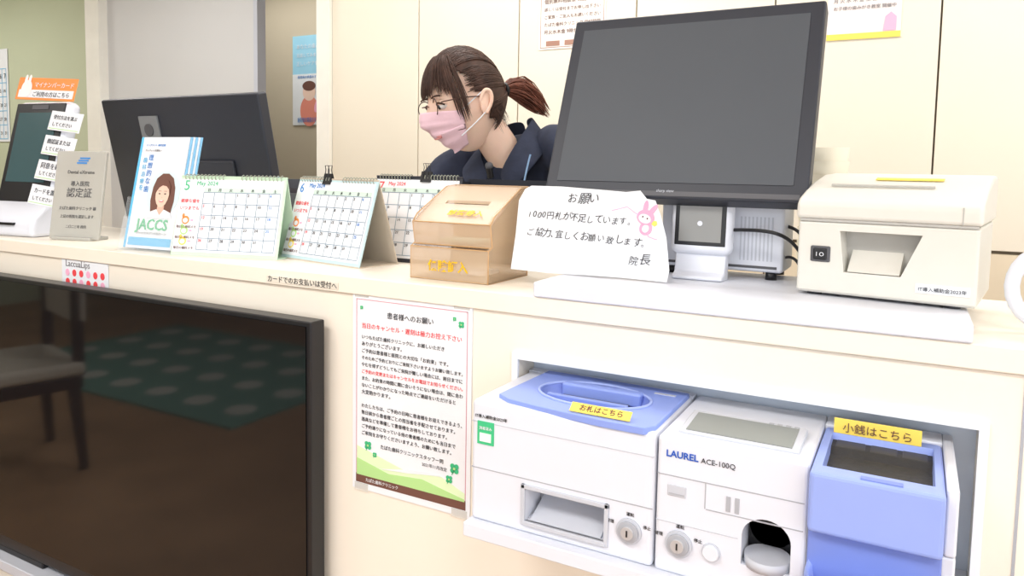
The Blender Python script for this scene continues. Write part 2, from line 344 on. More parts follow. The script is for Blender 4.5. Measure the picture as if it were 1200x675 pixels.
# brochure holder
bh=emp('brochure_holder',(-1.475,.035,L),(0,0,math.radians(5)))
CL=mat('clear_acrylic',(.93,.96,.98),.05,alpha=.12)
be=emp('lean',(0,0,0),(math.radians(-13),0,0),bh)
for i in range(6):
    box(be,'brochure_%d'%i,(-.072+i*.003,.004+i*.004,.006),(.072+i*.003,.007+i*.004,.258+.001*i),(PAPER if i%2==0 else mat('brochure_blue',(.25,.55,.82),.5)))
box(be,'front_lip',(-.08,-.004,.0),(.08,-.001,.075),CL,bevel=.001); box(be,'back_plate',(-.08,.030,.0),(.08,.033,.2),CL)
box(be,'side_l',(-.08,-.001,0),(-.077,.030,.12),CL); box(be,'side_r',(.077,-.001,0),(.08,.030,.12),CL)
box(bh,'foot',(-.08,-.005,0),(.08,.08,.004),CL)
box(be,'blue_edge',(-.072,.003,.006),(-.066,.0042,.258),CYAN)
text(be,'small_head','インプラント 歯科治療',.06,(-.055,.0028,.237),INKB); text(be,'small_head_b','クレジット分割払い',.05,(-.055,.0028,.225),INKG)
for k in range(5):
    text(be,'vertical_%d'%k,'歯科治療を'[k],.012,(-.056,.0028,.200-k*.016),CYAN); text(be,'vertical_b%d'%k,'理想的な歯'[k],.014,(-.040,.0028,.205-k*.018),INKB)
SKF=mat('portrait_skin',(.84,.58,.46),.6)
pf=emp('portrait_print',(.022,.0,.130),(0,0,0),be); pf.scale=(1.12,1,1.12)
disc(pf,'photo_circle',.044,.047,mat('photo_bg',(.66,.80,.84),.6),(0,.0034,0),n=36)
plate(pf,'photo_hair',[(-.026,-.040),(-.031,-.015),(-.029,.012),(-.022,.030),(-.008,.040),(.008,.040),(.022,.031),(.030,.012),(.032,-.015),(.028,-.038),(.018,-.045),(-.016,-.046)],.0004,BROWN,(0,.0028,0)); disc(pf,'photo_neck',.009,.02,mat('portrait_neck',(.74,.47,.37),.6),(0,.0024,-.030)); plate(pf,'photo_blouse',[(-.034,0),(-.028,.012),(-.010,.018),(0,.006),(.010,.018),(.028,.012),(.034,0)],.0004,PAPER,(0,.0021,-.050))
plate(pf,'photo_face',[(-.0165,.014),(-.0180,.0),(-.0165,-.011),(-.012,-.020),(-.005,-.0265),(.005,-.0265),(.012,-.020),(.0165,-.011),(.0180,.0),(.0165,.014),(.008,.022),(-.008,.022)],.0004,SKF,(0,.0016,-.001))
plate(pf,'photo_fringe',[(-.020,-.006),(-.019,.014),(-.012,.025),(.0,.029),(.012,.025),(.019,.014),(.020,-.006),(.016,.008),(.009,.014),(-.002,.016),(-.010,.012),(-.016,.004)],.0004,BROWN,(0,.0010,0))
for s in (-.0075,.0075): disc(pf,'photo_eye',.0026,.0012,INK,(s,.0010,-.001),n=10); box(pf,'photo_brow',(s-.004,.0010,.0040),(s+.004,.0014,.0048),BROWN)
plate(pf,'photo_smile',[(-.007,.0015),(0,.0),(.007,.0015),(.004,-.003),(-.004,-.003)],.0004,mat('portrait_lips',(.70,.22,.22),.6),(0,.0010,-.0150)); box(pf,'photo_teeth',(-.0045,.0006,-.0157),(.0045,.0010,-.0144),PAPER); box(pf,'photo_nose',(-.0008,.0010,-.009),(.0012,.0014,-.0075),MC['portrait_neck'])
text(be,'brand_text','JACCS',.095,(-.042,.0026,.048),GREEN).data.offset=.0006; text(be,'brand_sub','ジャックスデンタルローン',.090,(-.040,.0028,.037),INKG)
box(be,'base_band',(-.06,.003,.012),(.068,.0042,.030),CYAN)
# ------------------------------------------------------------ desk calendars
def desk_calendar(loc,yaw,w,h,d,cover,accent,clips,month,photo=True,back=None):
    e=emp('desk_calendar',loc,(0,0,yaw))
    ang=math.atan2(d/2,h); sl=math.hypot(d/2,h)
    fe=emp('front_leaf',(0,-d/2,0),(-ang,0,0),e); bk=emp('back_leaf',(0,d/2,0),(ang,0,0),e)
    box(fe,'card',(-w/2,0,0),(w/2,.002,sl),cover); box(bk,'card',(-w/2,-.002,0),(w/2,0,sl),back or cover)
    box(e,'base',(-w/2,-d/2,0),(w/2,d/2,.002),back or cover)
    box(fe,'page',(-w/2+.002,-.0012,.008),(w/2-.006,0,sl-.008),PAPER)
    gx=w*.24 if photo else w*.05
    gridlines(fe,'grid',-w/2+gx,.014,w/2-.010,sl-.036,7,5,.0013,mat('cal_line',(.22,.32,.42),.6),y=-.0018)
    box(fe,'header_strip',(-w/2+gx,-.0017,sl-.035),(w/2-.010,-.0012,sl-.026),mat('cal_header',(.62,.76,.68),.6))
    text(fe,'month',month,.012,(-w/2+.010,-.0018,sl-.032),accent)
    text(fe,'banner','May 2024',w*.2,(-w/2+w*.16,-.0018,sl-.021),accent)
    cw=(w-.010-gx)/7; chh=(sl-.050)/5
    for i,ch_ in enumerate('日月火水木金土'): text(fe,'weekday_%d'%i,ch_,None,(-w/2+gx+cw*i+cw*.35,-.0022,sl-.0335),INK,size=.0075)
    for r in range(5):
        for i in range(7):
            dd=r*7+i-2
            if 1<=dd<=31: text(fe,'day_%d'%dd,str(dd),None,(-w/2+gx+cw*i+.002,-.0022,sl-.036-chh*r-.0080),RED if i==0 else (INKB if i==6 else INK),size=.0085)
    if photo:
        for k,(c,z) in enumerate(((ORANGE,.44),(LGREEN,.31),(YEL,.18))):
            disc(fe,'art_%d'%k,.009,.009,c,(-w/2+w*.10,-.0018,sl*z)); disc(fe,'art_face_%d'%k,.006,.005,PAPER,(-w/2+w*.10,-.0022,sl*z-.001)); disc(fe,'art_ear_%d'%k,.003,.005,c,(-w/2+w*.10-.006,-.0018,sl*z+.009)); disc(fe,'art_arm_%d'%k,.004,.002,PINKP,(-w/2+w*.16,-.0018,sl*z))
            text(fe,'note_%d'%k,'毎日の歯科メモ',w*.19,(-w/2+w*.02,-.0018,sl*z-.017),BROWN)
        text(fe,'title','健康な歯を',w*.18,(-w/2+w*.03,-.0018,sl*.66),RED); text(fe,'title_b','いつまでも',w*.18,(-w/2+w*.03,-.0018,sl*.57),RED)
    rings=[]
    n=26
    for i in range(n):
        if n//2-3<i<n//2+2 : continue
        x=-w/2+.012+(w-.024)*i/(n-1)
        rings.append([(x,.006*math.cos(t*pi/4),h-.003+.006*math.sin(t*pi/4)) for t in range(8)])
    curve(e,'wire_binding',rings,.0009,mat('binding_grey',(.30,.32,.26),.4),cyclic=True,res=1)
    for k,cx in enumerate(clips):
        profx(e,'clip_body_%d'%k,[(-.008,h-.012),(.008,h-.012),(.0015,h+.010),(-.0015,h+.010)],cx-.012,cx+.012,BLACK)
        for s in (-1,1):
            curve(e,'clip_wire_%d_%d'%(k,s),[[(cx-.007,s*.006,h-.008),(cx-.004,s*.004,h+.018),(cx-.006,s*.004,h+.026),(cx+.006,s*.004,h+.026),(cx+.004,s*.004,h+.018),(cx+.007,s*.006,h-.008)]],.0009,BLACK,res=1)
    return e
CG=mat('calendar_green',(.58,.76,.58),.6); CB=mat('calendar_tealgreen',(.54,.72,.76),.6)
desk_calendar((-1.262,.095,L),math.radians(15),.25,.167,.085,CG,GREEN,[],'5')
desk_calendar((-1.03,.155,L),math.radians(-10),.25,.167,.10,CB,INKB,[-.03],'6',back=mat('cal_brown_back',(.60,.51,.41),.6))
desk_calendar((-.90,.252,L),math.radians(2),.21,.175,.08,BLACKM,RED,[.02],'7',photo=False,back=BLACKM)
# dark pen tray / clip box behind
pt=emp('desk_organizer',(-1.30,.30,L))
for nm,a,b in (('base',(-.09,-.05,0),(.09,.05,.004)),('front',(-.09,-.05,0),(.09,-.046,.13)),('back',(-.09,.046,0),(.09,.05,.16)),('side_l',(-.09,-.05,0),(-.086,.05,.16)),('side_r',(.086,-.05,0),(.09,.05,.16)),('divider',(-.002,-.05,0),(.002,.05,.14))):
    box(pt,nm,a,b,DGREY)
for k,x in enumerate((-.06,-.03,.04)): 
    cyl(pt,'pen_%d'%k,.004,.16,(BLACK,INKB,RED)[k],(x,0,.005),(.1,.1*k-.1,0),n=10)
bx=emp('pen_tray',(-.745,.342,L))
for nm,a,b in (('base',(-.11,-.035,0),(.11,.035,.004)),('front',(-.11,-.035,0),(.11,-.031,.155)),('back',(-.11,.031,0),(.11,.035,.17)),('side_l',(-.11,-.035,0),(-.106,.035,.165)),('side_r',(.106,-.035,0),(.11,.035,.165))):
    box(bx,nm,a,b,BLACKM)
# ------------------------------------------------------------ acrylic card box
AC=mat('amber_acrylic',(.72,.52,.33),.15,alpha=.34,var=.01); ACF=mat('amber_acrylic_front',(.76,.58,.40),.22,alpha=.42,var=.01)
ACE=mat('amber_acrylic_edge',(.62,.38,.18),.3,alpha=.8)
ab=emp('acrylic_card_box',(-.692,.0,L))
side=[(.05,0),(.05,.055),(.062,.062),(.055,.098),(.068,.112),(.16,.158),(.19,.160),(.19,0)]
for nm,x in (('side_l',-.078),('side_r',.074)): profx(ab,nm,side,x,x+.004,AC)
for nm,x in (('edge_l',-.0785),('edge_r',.0785)): curve(ab,nm,[[(x,y,z) for y,z in side]],.0011,ACE,cyclic=True,res=2)
box(ab,'front_lower',(-.078,.048,0),(.078,.052,.056),ACF,bevel=.001)
profx(ab,'front_upper',[(.060,.060),(.064,.060),(.059,.098),(.055,.098)],-.078,.078,ACF)
profx(ab,'lid_front',[(.055,.098),(.059,.098),(.105,.124),(.105,.129)],-.078,.078,ACF)
profx(ab,'lid_back',[(.115,.130),(.115,.135),(.165,.160),(.19,.162),(.19,.158),(.165,.155)],-.078,.078,ACF)
for nm,a,b in (('lid_l',-.078,-.045),('lid_r',.045,.078)): profx(ab,nm,[(.104,.1235),(.104,.1285),(.116,.1355),(.116,.1305)],a,b,ACF)
for nm,y,z in (('rim_a',.049,.056),('rim_b',.060,.060),('rim_c',.055,.099),('rim_d',.190,.161),('rim_e',.049,.002)): curve(ab,nm,[[(-.078,y,z),(.078,y,z)]],.0011,ACE,res=2)
box(ab,'back',(-.078,.188,0),(.078,.192,.160),AC); box(ab,'floor_plate',(-.078,.05,0),(.078,.19,.004),AC)
box(ab,'mid_shelf',(-.074,.062,.058),(.074,.188,.062),AC)
box(ab,'stored_card',(-.045,.10,.006),(.04,.155,.012),PAPER); box(ab,'stored_card_b',(-.05,.09,.063),(.03,.145,.067),mat('card_green',(.55,.72,.60),.6))
YL2=mat('yellow_letter',(.90,.50,.0),.5)
text(ab,'label_lower','保険証入',.080,(-.040,.0465,.018),YL2).data.offset=.0004
text(ab,'label_upper','診察券入',.070,(-.020,.073,.1125),YL2,rot=(math.radians(30),0,0)).data.offset=.0004
# ------------------------------------------------------------ handwritten sign
hs=emp('handwritten_paper_sign',(-.46,.0,L),(0,0,0))
SB=emp('sheet_plane',(0,.088,.0235),(math.radians(-15),0,0),hs)
pts=[(-.132,.0015),(-.06,.000),(.0,.002),(.07,.003),(.136,.002),(.138,.02),(.128,.07),(.115,.105),(.104,.128),(.09,.130),(.078,.143),(.055,.140),(.0,.143),(-.06,.146),(-.115,.146),(-.126,.140),(-.135,.12),(-.132,.06)]
plate(SB,'sheet',pts,.001,PAPER)
def hand(par,name,s,x,z,w,drop=0.):
    """pen-written line: each character jittered in size, tilt and height with a thin stroke"""
    n=len(s); adv=w/n; cx=x
    for i,c_ in enumerate(s):
        k=.62 if c_.isdigit() else (.6 if c_ in '、。' else 1.)
        if c_!=' ':
            o=text(par,'%s_char_%d'%(name,i),c_,None,(cx,-.001,z-drop*i/n+random.uniform(-.0012,.0012)),INK,rot=(pi/2,random.uniform(-.10,.10),0),size=adv*random.uniform(1.0,1.28))
            o.data.offset=-.00008; o.data.shear=random.uniform(.05,.22)
        cx+=adv*k*1.12
hand(SB,'heading','お願い',-.045,.120,.050)
hand(SB,'line_a','1000円札が不足しています。',-.114,.092,.190,.006)
hand(SB,'line_b','ご協力、宜しくお願い致します。',-.112,.062,.198,.008)
hand(SB,'signature','院長',.072,.026,.030)
curve(SB,'decor_line',[[(.035,-.001,.109),(.060,-.001,.116),(.085,-.001,.100),(.100,-.001,.070),(.114,-.001,.066)]],.0007,PINKP)
BP=mat('bunny_pink',(.90,.36,.52),.7); bf=mat('bunny_face',(.92,.72,.76),.7)
bn=emp('bunny_sticker',(.092,0,.100),(0,.35,0),SB); bn.scale=(.8,1,.8)
disc(bn,'bunny_body',.013,.013,BP,(.010,-.0014,-.020)); disc(bn,'bunny_head',.018,.015,BP,(0,-.0020,0)); disc(bn,'bunny_face_patch',.013,.009,bf,(0,-.0026,-.003))
disc(bn,'bunny_ear_l',.005,.013,BP,(-.009,-.0014,.019),(0,-.25,0)); disc(bn,'bunny_ear_r',.005,.013,BP,(.007,-.0014,.019),(0,.3,0)); disc(bn,'bunny_tummy',.007,.008,bf,(.010,-.0020,-.020)); disc(bn,'bunny_star',.006,.006,YEL,(.022,-.0018,-.004),n=5)
for s in (-.005,.005): disc(bn,'bunny_eye',.0014,.0018,INK,(s,-.0031,-.001),n=8)
# ------------------------------------------------------------ POS monitor
pm=emp('pos_monitor',(-.348,.14,1.212),(math.radians(-21),0,0))
box(pm,'bezel',(-.211,0,0),(.211,.035,.334),BLACKM,bevel=.004)
box(pm,'screen_glass',(-.190,-.0015,.026),(.190,.001,.312),mat('monitor_glass',(.082,.090,.103),.5,spec=.3,var=.01))
box(pm,'chin_strip',(-.20,-.001,.004),(.20,.0005,.012),DGREY)
text(pm,'maker_text','sharp view',.028,(-.014,-.0022,.010),LGREY)
box(pm,'stand_neck',(-.05,.034,.03),(.05,.075,.20),BLACKM,bevel=.004)
box(pm,'port_strip',(-.17,.002,-.006),(-.06,.03,0),GREY)
ps=emp('pos_computer_box',(-.275,.22,1.085))
box(ps,'case',(-.10,0,.012),(.097,.10,.118),WHITE,bevel=.005)
for i in range(9): box(ps,'vent_%d'%i,(.030+i*.006,-.0006,.03),(.0325+i*.006,.002,.10),LGREY)
for i,(x,y) in enumerate(((-.08,.012),(.078,.012),(-.08,.088),(.078,.088))): cyl(ps,'foot_%d'%i,.009,.012,BLACK,(x,y,0),n=16)
box(ps,'front_strip',(-.09,-.001,.018),(.088,.001,.022),DGREY)
box(ps,'monitor_arm',(-.04,.03,.117),(.04,.07,.16),BLACKM,bevel=.003)
qr=emp('qr_code_reader',(-.296,.160,1.085),(math.radians(-4),0,0))
box(qr,'body',(-.048,0,.040),(.048,.034,.126),WHITE,bevel=.012,seg=4)
box(qr,'window',(-.040,-.0012,.054),(.040,.001,.122),BLACK,bevel=.004)
box(qr,'window_inner',(-.033,-.002,.060),(.033,.0,.116),mat('reader_grey',(.26,.26,.25),.3))
cyl(qr,'lens',.004,.002,WHITE,(0,-.0015,.089),(pi/2,0,0),n=16)
profx(qr,'stand',[(-.010,0),(-.010,.006),(.006,.012),(.012,.045),(.032,.045),(.034,0)],-.040,.040,WHITE,bevel=.003)
cb=emp('cable_bundle')
curve(cb,'cable_a',[[(-.248,.185,1.165),(-.20,.15,1.17),(-.17,.16,1.165),(-.15,.19,1.14),(-.14,.22,1.11),(-.135,.26,1.092)]],.0028,BLACK,nurbs=True)
curve(cb,'cable_b',[[(-.18,.26,1.17),(-.15,.24,1.165),(-.145,.22,1.13),(-.15,.20,1.10),(-.135,.23,1.089)]],.0028,BLACK,nurbs=True)
curve(cb,'cable_c',[[(-.18,.25,1.12),(-.16,.21,1.13),(-.145,.22,1.10),(-.155,.25,1.089),(-.13,.28,1.089)]],.0024,BLACK,nurbs=True)
curve(cb,'cable_d',[[(-.38,.19,1.2),(-.39,.17,1.17),(-.378,.2,1.14),(-.377,.24,1.12)]],.0026,BLACK,nurbs=True)
# ------------------------------------------------------------ receipt printer
pr=emp('receipt_printer',(-.143,.112,1.085),(0,0,math.radians(-8)))
body_=profx(pr,'lower_body',[(0,.004),(-.002,.008),(-.002,.104),(.02,.106),(.195,.106),(.195,.004)],0,.218,WHITE2,bevel=.004,seg=3)
mesh_c=mesh(None,'c',[(.062,-.02,.036),(.132,-.02,.036),(.132,.035,.036),(.062,.035,.036),(.055,-.02,.092),(.155,-.02,.092),(.155,.035,.092),(.055,.035,.092)],[(0,1,2,3),(4,5,6,7),(0,1,5,4),(1,2,6,5),(2,3,7,6),(3,0,4,7)],LGREY)
mesh_c.parent=pr; cut(body_,mesh_c); flat(body_)
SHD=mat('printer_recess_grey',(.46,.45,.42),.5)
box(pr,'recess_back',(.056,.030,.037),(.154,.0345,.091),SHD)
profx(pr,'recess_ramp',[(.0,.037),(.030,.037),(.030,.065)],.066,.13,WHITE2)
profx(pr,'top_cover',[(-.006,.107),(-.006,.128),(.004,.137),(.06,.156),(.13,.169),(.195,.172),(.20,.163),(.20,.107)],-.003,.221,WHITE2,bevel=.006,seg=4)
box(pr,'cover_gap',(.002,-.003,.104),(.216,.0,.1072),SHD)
box(pr,'tear_slot',(.03,.0,.0),(.16,.004,.002),SHD,loc=(0,.045,.1525),rot=(math.radians(21),0,0))
box(pr,'cover_corner_seam',(.198,-.0065,.108),(.1995,.0,.130),SHD)
box(pr,'yellow_label',(.10,0,0),(.185,.012,.0012),YEL,loc=(-.02,.085,.1620),rot=(math.radians(12),0,0))
box(pr,'switch_frame',(.018,-.0045,.048),(.044,0,.070),DGREY,bevel=.002); box(pr,'rocker',(.022,-.0065,.051),(.040,-.003,.067),BLACK,bevel=.002)
text(pr,'switch_marks','I O',.010,(.026,-.0072,.056),PAPER)
box(pr,'asset_label',(.150,-.0032,.018),(.211,-.002,.030),PAPER); text(pr,'asset_text','IT導入補助金2023年',.054,(.153,-.0036,.021),INK)
for i,(x,y) in enumerate(((.02,.02),(.19,.02),(.02,.17),(.19,.17))): cyl(pr,'foot_%d'%i,.010,.006,DGREY,(x,y,0),n=16)
# cup stack behind the monitor
cs=emp('paper_cup_stack',(-.137,.34,L))
for i in range(9): cyl(cs,'cup_%d'%i,.030,.06,mat('cup_cream',(.78,.72,.57),.7),(0,0,.0+i*.022),r2=.038,n=28)
# white loop handle at the right end
lp=emp('white_loop_stand',(.150,.10,L))
curve(lp,'loop',[[(.040*math.cos(t),.0,.058+.046*math.sin(t)) for t in [2*pi*i/24 for i in range(24)]]],.0085,WHITE,cyclic=True,res=4)
box(lp,'base',(-.01,-.03,0),(.08,.03,.012),WHITE,bevel=.004)
# ------------------------------------------------------------ change machines
bmch=emp('banknote_change_machine',(-.525,-.14,.765))
bd1=box(bmch,'body',(0,0,.0),(.262,.19,.17),WHITE,bevel=.006,seg=3)
c=box(bmch,'c',(.086,-.02,.018),(.199,.05,.062),GREY); cut(bd1,c)
c=cyl(bmch,'c',.0595,.05,GREY,(.145,.088,.155),n=40,sc=(1.35,.92,1)); cut(bd1,c); flat(bd1)
v=[(.028,.026),(.05,.012),(.10,.004),(.19,-.003),(.248,-.003),(.258,.012),(.258,.168),(.10,.172),(.035,.172)]
n=len(v)
bt=mesh(bmch,'blue_top_cover',[(x,y,.166) for x,y in v]+[(x,y,.176) for x,y in v],[tuple(range(n)),tuple(range(n,2*n))]+[(i,(i+1)%n,n+(i+1)%n,n+i) for i in range(n)],BLUE)
c=cyl(bmch,'c',.060,.06,GREY,(.145,.088,.150),n=48,sc=(1.33,.88,1)); cut(bt,c); bev(bt,.0015)
V=[];Fc=[];n=48;rg_=[(1.0,.176),(.97,.170),(.88,.162),(.6,.158),(0.02,.157)]
for r,z in rg_:
    for i in range(n): V.append((.145+.0798*r*math.cos(2*pi*i/n),.088+.0528*r*math.sin(2*pi*i/n),z))
for k in range(len(rg_)-1):
    for i in range(n): Fc.append((k*n+i,k*n+(i+1)%n,(k+1)*n+(i+1)%n,(k+1)*n+i))
Fc.append(tuple(range((len(rg_)-1)*n,len(rg_)*n)))
mesh(bmch,'dished_tray',V,Fc,BLUED,smooth=True)
curve(bmch,'tray_rim',[[(.145+.081*math.cos(2*pi*i/40),.088+.054*math.sin(2*pi*i/40),.1765) for i in range(40)]],.0022,mat('blue_rim',(.34,.43,.80),.4),cyclic=True,res=3)
box(bmch,'note_guide',(.080,.070,.158),(.200,.078,.174),BLUE,bevel=.002)
box(bmch,'note_slot',(.09,.100,.1585),(.19,.108,.164),DGREY)
box(bmch,'note_cover',(.085,.110,.160),(.205,.128,.180),BLUE,bevel=.004)
box(bmch,'rear_cover',(.0,.172,.165),(.262,.19,.1715),WHITE)
box(bmch,'lamp_strip',(.215,.140,.176),(.245,.146,.1768),LGREY)
box(bmch,'slot_back',(.087,.045,.019),(.198,.049,.061),GREY); profx(bmch,'slot_ramp',[(.002,.019),(.045,.019),(.045,.038)],.092,.193,LGREY)
box(bmch,'slot_lip',(.084,-.004,.012),(.201,.003,.018),LGREY,bevel=.001)
for nm,a,b in (('slot_frame_top',(.080,-.003,.062),(.205,.001,.068)),('slot_frame_l',(.080,-.003,.012),(.086,.001,.068)),('slot_frame_r',(.199,-.003,.012),(.205,.001,.068))): box(bmch,nm,a,b,LGREY,bevel=.001)
box(bmch,'front_seam',(.001,-.0006,.0745),(.261,.001,.0757),GREY)
box(bmch,'front_bevel_line',(.001,-.0006,.140),(.261,.001,.1410),LGREY)
YL=emp('yellow_label',(.145,.004,.1775),(math.radians(0),0,0),bmch)
box(YL,'card',(0,0,0),(.082,.014,.001),YEL,rot=(math.radians(38),0,0)); text(YL,'t','お札はこちら',.058,(.012,.0022,.0032),BROWN,rot=(math.radians(38),0,0)).data.offset=.0002
box(bmch,'green_sticker',(.010,-.0012,.110),(.036,0,.142),GREEN); box(bmch,'sticker_inner',(.014,-.0018,.114),(.032,-.001,.126),mat('sticker_pale',(.75,.92,.80),.6)); text(bmch,'sticker_text','消毒済み',.020,(.013,-.0018,.131),PAPER); text(bmch,'asset_text','IT導入補助金2023年',.05,(.006,-.001,.147),INK)
def knob(par,x,z):
    cyl(par,'knob_ring',.0165,.003,LGREY,(x,0,z),(pi/2,0,0)); cyl(par,'knob_disc',.0135,.006,GREY,(x,0,z),(pi/2,0,0),bevel=.001); cyl(par,'knob_core',.008,.009,mat('key_core',(.55,.55,.57),.4,metal=.4),(x,0,z),(pi/2,0,0)); box(par,'key_slot',(x-.001,-.0098,z-.004),(x+.001,-.0085,z+.004),BLACK)
    for k,(t,dx,dz) in enumerate((('運転',-.004,.020),('停止',.018,.008),('管理',-.030,.006))): text(par,'knob_text_%d'%k,t,.010,(x+dx,-.001,z+dz),INK)
knob(bmch,.232,.040)
cm=emp('coin_change_machine',(-.261,-.14,.765))
bd2=box(cm,'body',(.001,0,.0),(.174,.19,.170),WHITE,bevel=.005,seg=3)
c=cyl(cm,'c',.027,.06,GREY,(.131,.045,.070),(pi/2,0,0),n=32,sc=(1,.9,1)); 
cut(bd2,c)
c=box(cm,'c',(.104,-.02,.035),(.158,.045,.071),GREY); cut(bd2,c); flat(bd2)
box(cm,'body_under_hopper',(.174,.001,0),(.316,.19,.098),WHITE,bevel=.003)
box(cm,'body_right_column',(.3045,.0,.098),(.316,.19,.170),WHITE,bevel=.003)
box(cm,'body_rear',(.174,.150,.098),(.3045,.19,.170),WHITE,bevel=.002)
cyl(cm,'reject_cup_dark',.026,.004,BLACK,(.131,.044,.070),(pi/2,0,0)); box(cm,'reject_cup_back',(.105,.040,.036),(.157,.044,.071),BLACK); 
cyl(cm,'reject_cup_lip',.026,.012,LGREY,(.131,.016,.034),n=32)
dsp=emp('display_panel',(.02,.02,.170),(math.radians(4),0,0),cm)
box(dsp,'frame',(0,0,-.004),(.140,.075,.003),LGREY,bevel=.002); box(dsp,'lcd',(.008,.006,.002),(.131,.066,.0038),mat('lcd_grey',(.22,.24,.23),.3))
for i in range(4): box(dsp,'indicator_%d'%i,(.095+i*.01,.0685,.0025),(.101+i*.01,.072,.0035),GREY)
LB=mat('maker_blue',(.02,.10,.50),.5)
text(cm,'maker_text','LAUREL',.038,(.012,-.0008,.146),LB).data.offset=.0003; text(cm,'model_text','ACE-100Q',.040,(.054,-.0008,.1455),INK)
box(cm,'front_seam',(.002,-.0006,.122),(.170,.001,.1232),GREY); box(cm,'front_seam_b',(.062,-.0006,.090),(.170,.001,.0912),GREY); box(cm,'front_seam_v',(.060,-.0006,.091),(.0612,.001,.122),GREY); box(cm,'front_seam_c',(.002,-.0006,.064),(.100,.001,.065),LGREY)
box(cm,'small_slot',(.015,-.0012,.098),(.038,.002,.112),LGREY,bevel=.001); box(cm,'small_slot_dark',(.017,-.0016,.100),(.036,.0,.102),GREY)
for x in (.085,.095): box(cm,'latch_%d'%int(x*1000),(x,-.0010,.094),(x+.005,.0,.112),GREY)
knob(cm,.031,.040)
cyl(cm,'push_button_ring',.011,.002,LGREY,(.070,0,.040),(pi/2,0,0)); cyl(cm,'push_button',.0095,.005,WHITE,(.070,0,.040),(pi/2,0,0),bevel=.001)
box(cm,'eject_key',(.160,-.003,.020),(.172,.0,.028),DGREY,bevel=.001)
# blue coin hopper
LB2=mat('blue_cup_plastic',(.30,.39,.80),.42)
hp=box(cm,'coin_hopper',(.175,-.018,.100),(.304,.150,.168),LB2,bevel=.005,seg=3)
c=mesh(cm,'c',[(.188,.012,.148),(.292,.012,.148),(.292,.12,.140),(.188,.12,.140),(.182,-.004,.20),(.298,-.004,.20),(.298,.138,.20),(.182,.138,.20)],[(0,1,2,3),(4,5,6,7),(0,1,5,4),(1,2,6,5),(2,3,7,6),(3,0,4,7)],GREY); cut(hp,c); flat(hp)
profx(cm,'hopper_belt',[(.004,.150),(.134,.142),(.134,.160),(.10,.160),(.085,.155),(.02,.155)],.186,.294,mat('belt_black',(.03,.03,.033),.6,bump=.3,scale=60))
for i,(x,w_) in enumerate(((.190,.034),(.228,.030),(.262,.028))): box(cm,'belt_lump_%d'%i,(x,.10,.156),(x+w_,.128,.1605),mat('belt_lump',(.05,.05,.055),.5),bevel=.002)
box(cm,'coin_slot_plate',(.225,-.014,.1675),(.265,-.005,.169),BLUED)
# coin cup
n=40;rings=[(.054,.0),(.062,.012),(.0655,.046),(.063,.052),(.059,.046),(.054,.016),(.02,.008)]
V=[];Fc=[]
for r,z in rings:
    for i in range(n):
        sn=math.sin(2*pi*i/n); V.append((.2395+r*math.cos(2*pi*i/n),r*.80*sn-.012,.006+z+(.030*max(0,sn) if z>.03 else 0)))
for k in range(len(rings)-1):
    for i in range(n): Fc.append((k*n+i,k*n+(i+1)%n,(k+1)*n+(i+1)%n,(k+1)*n+i))
Fc.append(tuple(range(n))); Fc.append(tuple(range((len(rings)-1)*n,len(rings)*n)))
mesh(cm,'coin_cup',V,Fc,LB2,smooth=True)
box(cm,'cup_backplate',(.175,-.004,.004),(.304,.0,.100),BLUED,bevel=.002)
YL=emp('yellow_label',(.186,.128,.168),(math.radians(0),0,0),cm)
box(YL,'card',(0,0,0),(.096,.002,.019),YEL,bevel=.0005); text(YL,'t','小銭はこちら',.075,(.010,-.001,.004),BROWN)
# ------------------------------------------------------------ staff monitor (seen from behind)
sm=emp('staff_monitor',(-1.81,.46,.745))
sp=emp('panel',(0,0,.33),(math.radians(12),0,0),sm)
box(sp,'back_shell',(-.325,-.018,0),(.325,.015,.375),BLACKM,bevel=.006); box(sp,'bulge',(-.2,-.028,.03),(.2,-.016,.20),BLACKM,bevel=.010,seg=3); box(sp,'screen',(-.315,.015,.012),(.315,.017,.365),DGREY)
cyl(sm,'stand_column',.025,.42,BLACKM,(0,-.0,.01)); box(sm,'stand_base',(-.13,-.06,0),(.13,.10,.012),BLACKM,bevel=.004)
box(sp,'bracket',(-.16,-.024,.25),(-.08,-.017,.325),mat('bracket_grey',(.22,.23,.24),.4),bevel=.002); cyl(sp,'bracket_lens',.018,.003,DGREY,(-.12,-.024,.285),(pi/2,0,0))
# ------------------------------------------------------------ woman
wm=emp('clinic_receptionist_woman')
def skinmesh(par,name,verts,edges,radii,m,sub=2,root=0):
    me=bpy.data.meshes.new(name); me.from_pydata(verts,edges,[]); o=bpy.data.objects.new(name,me); link(o,par)
    md=o.modifiers.new('skin','SKIN'); md.use_smooth_shade=True; md.branch_smoothing=.6
    for i,sv in enumerate(me.skin_vertices[0].data):
        r=radii[i]; sv.radius=r if isinstance(r,tuple) else (r,r); sv.use_root=(i==root)
    s=o.modifiers.new('sub','SUBSURF'); s.levels=sub; s.render_levels=sub
    me.materials.append(m); return o
bv=[(-.90,.80,.90),(-.90,.76,1.04),(-.895,.70,1.18),(-.885,.645,1.280),
    (-.985,.620,1.280),(-1.070,.600,1.235),(-1.145,.60,1.08),(-1.165,.58,.96),(-1.13,.52,.88),
    (-.785,.635,1.320),(-.712,.610,1.300),(-.660,.62,1.15),(-.65,.61,1.00),(-.69,.53,.89),
    (-.985,.82,.82),(-.99,.80,.50),(-.99,.84,.12),(-.815,.82,.82),(-.81,.80,.50),(-.81,.84,.12)]
be_=[(0,1),(1,2),(2,3),(3,4),(4,5),(5,6),(6,7),(7,8),(3,9),(9,10),(10,11),(11,12),(12,13),(0,14),(14,15),(15,16),(0,17),(17,18),(18,19)]
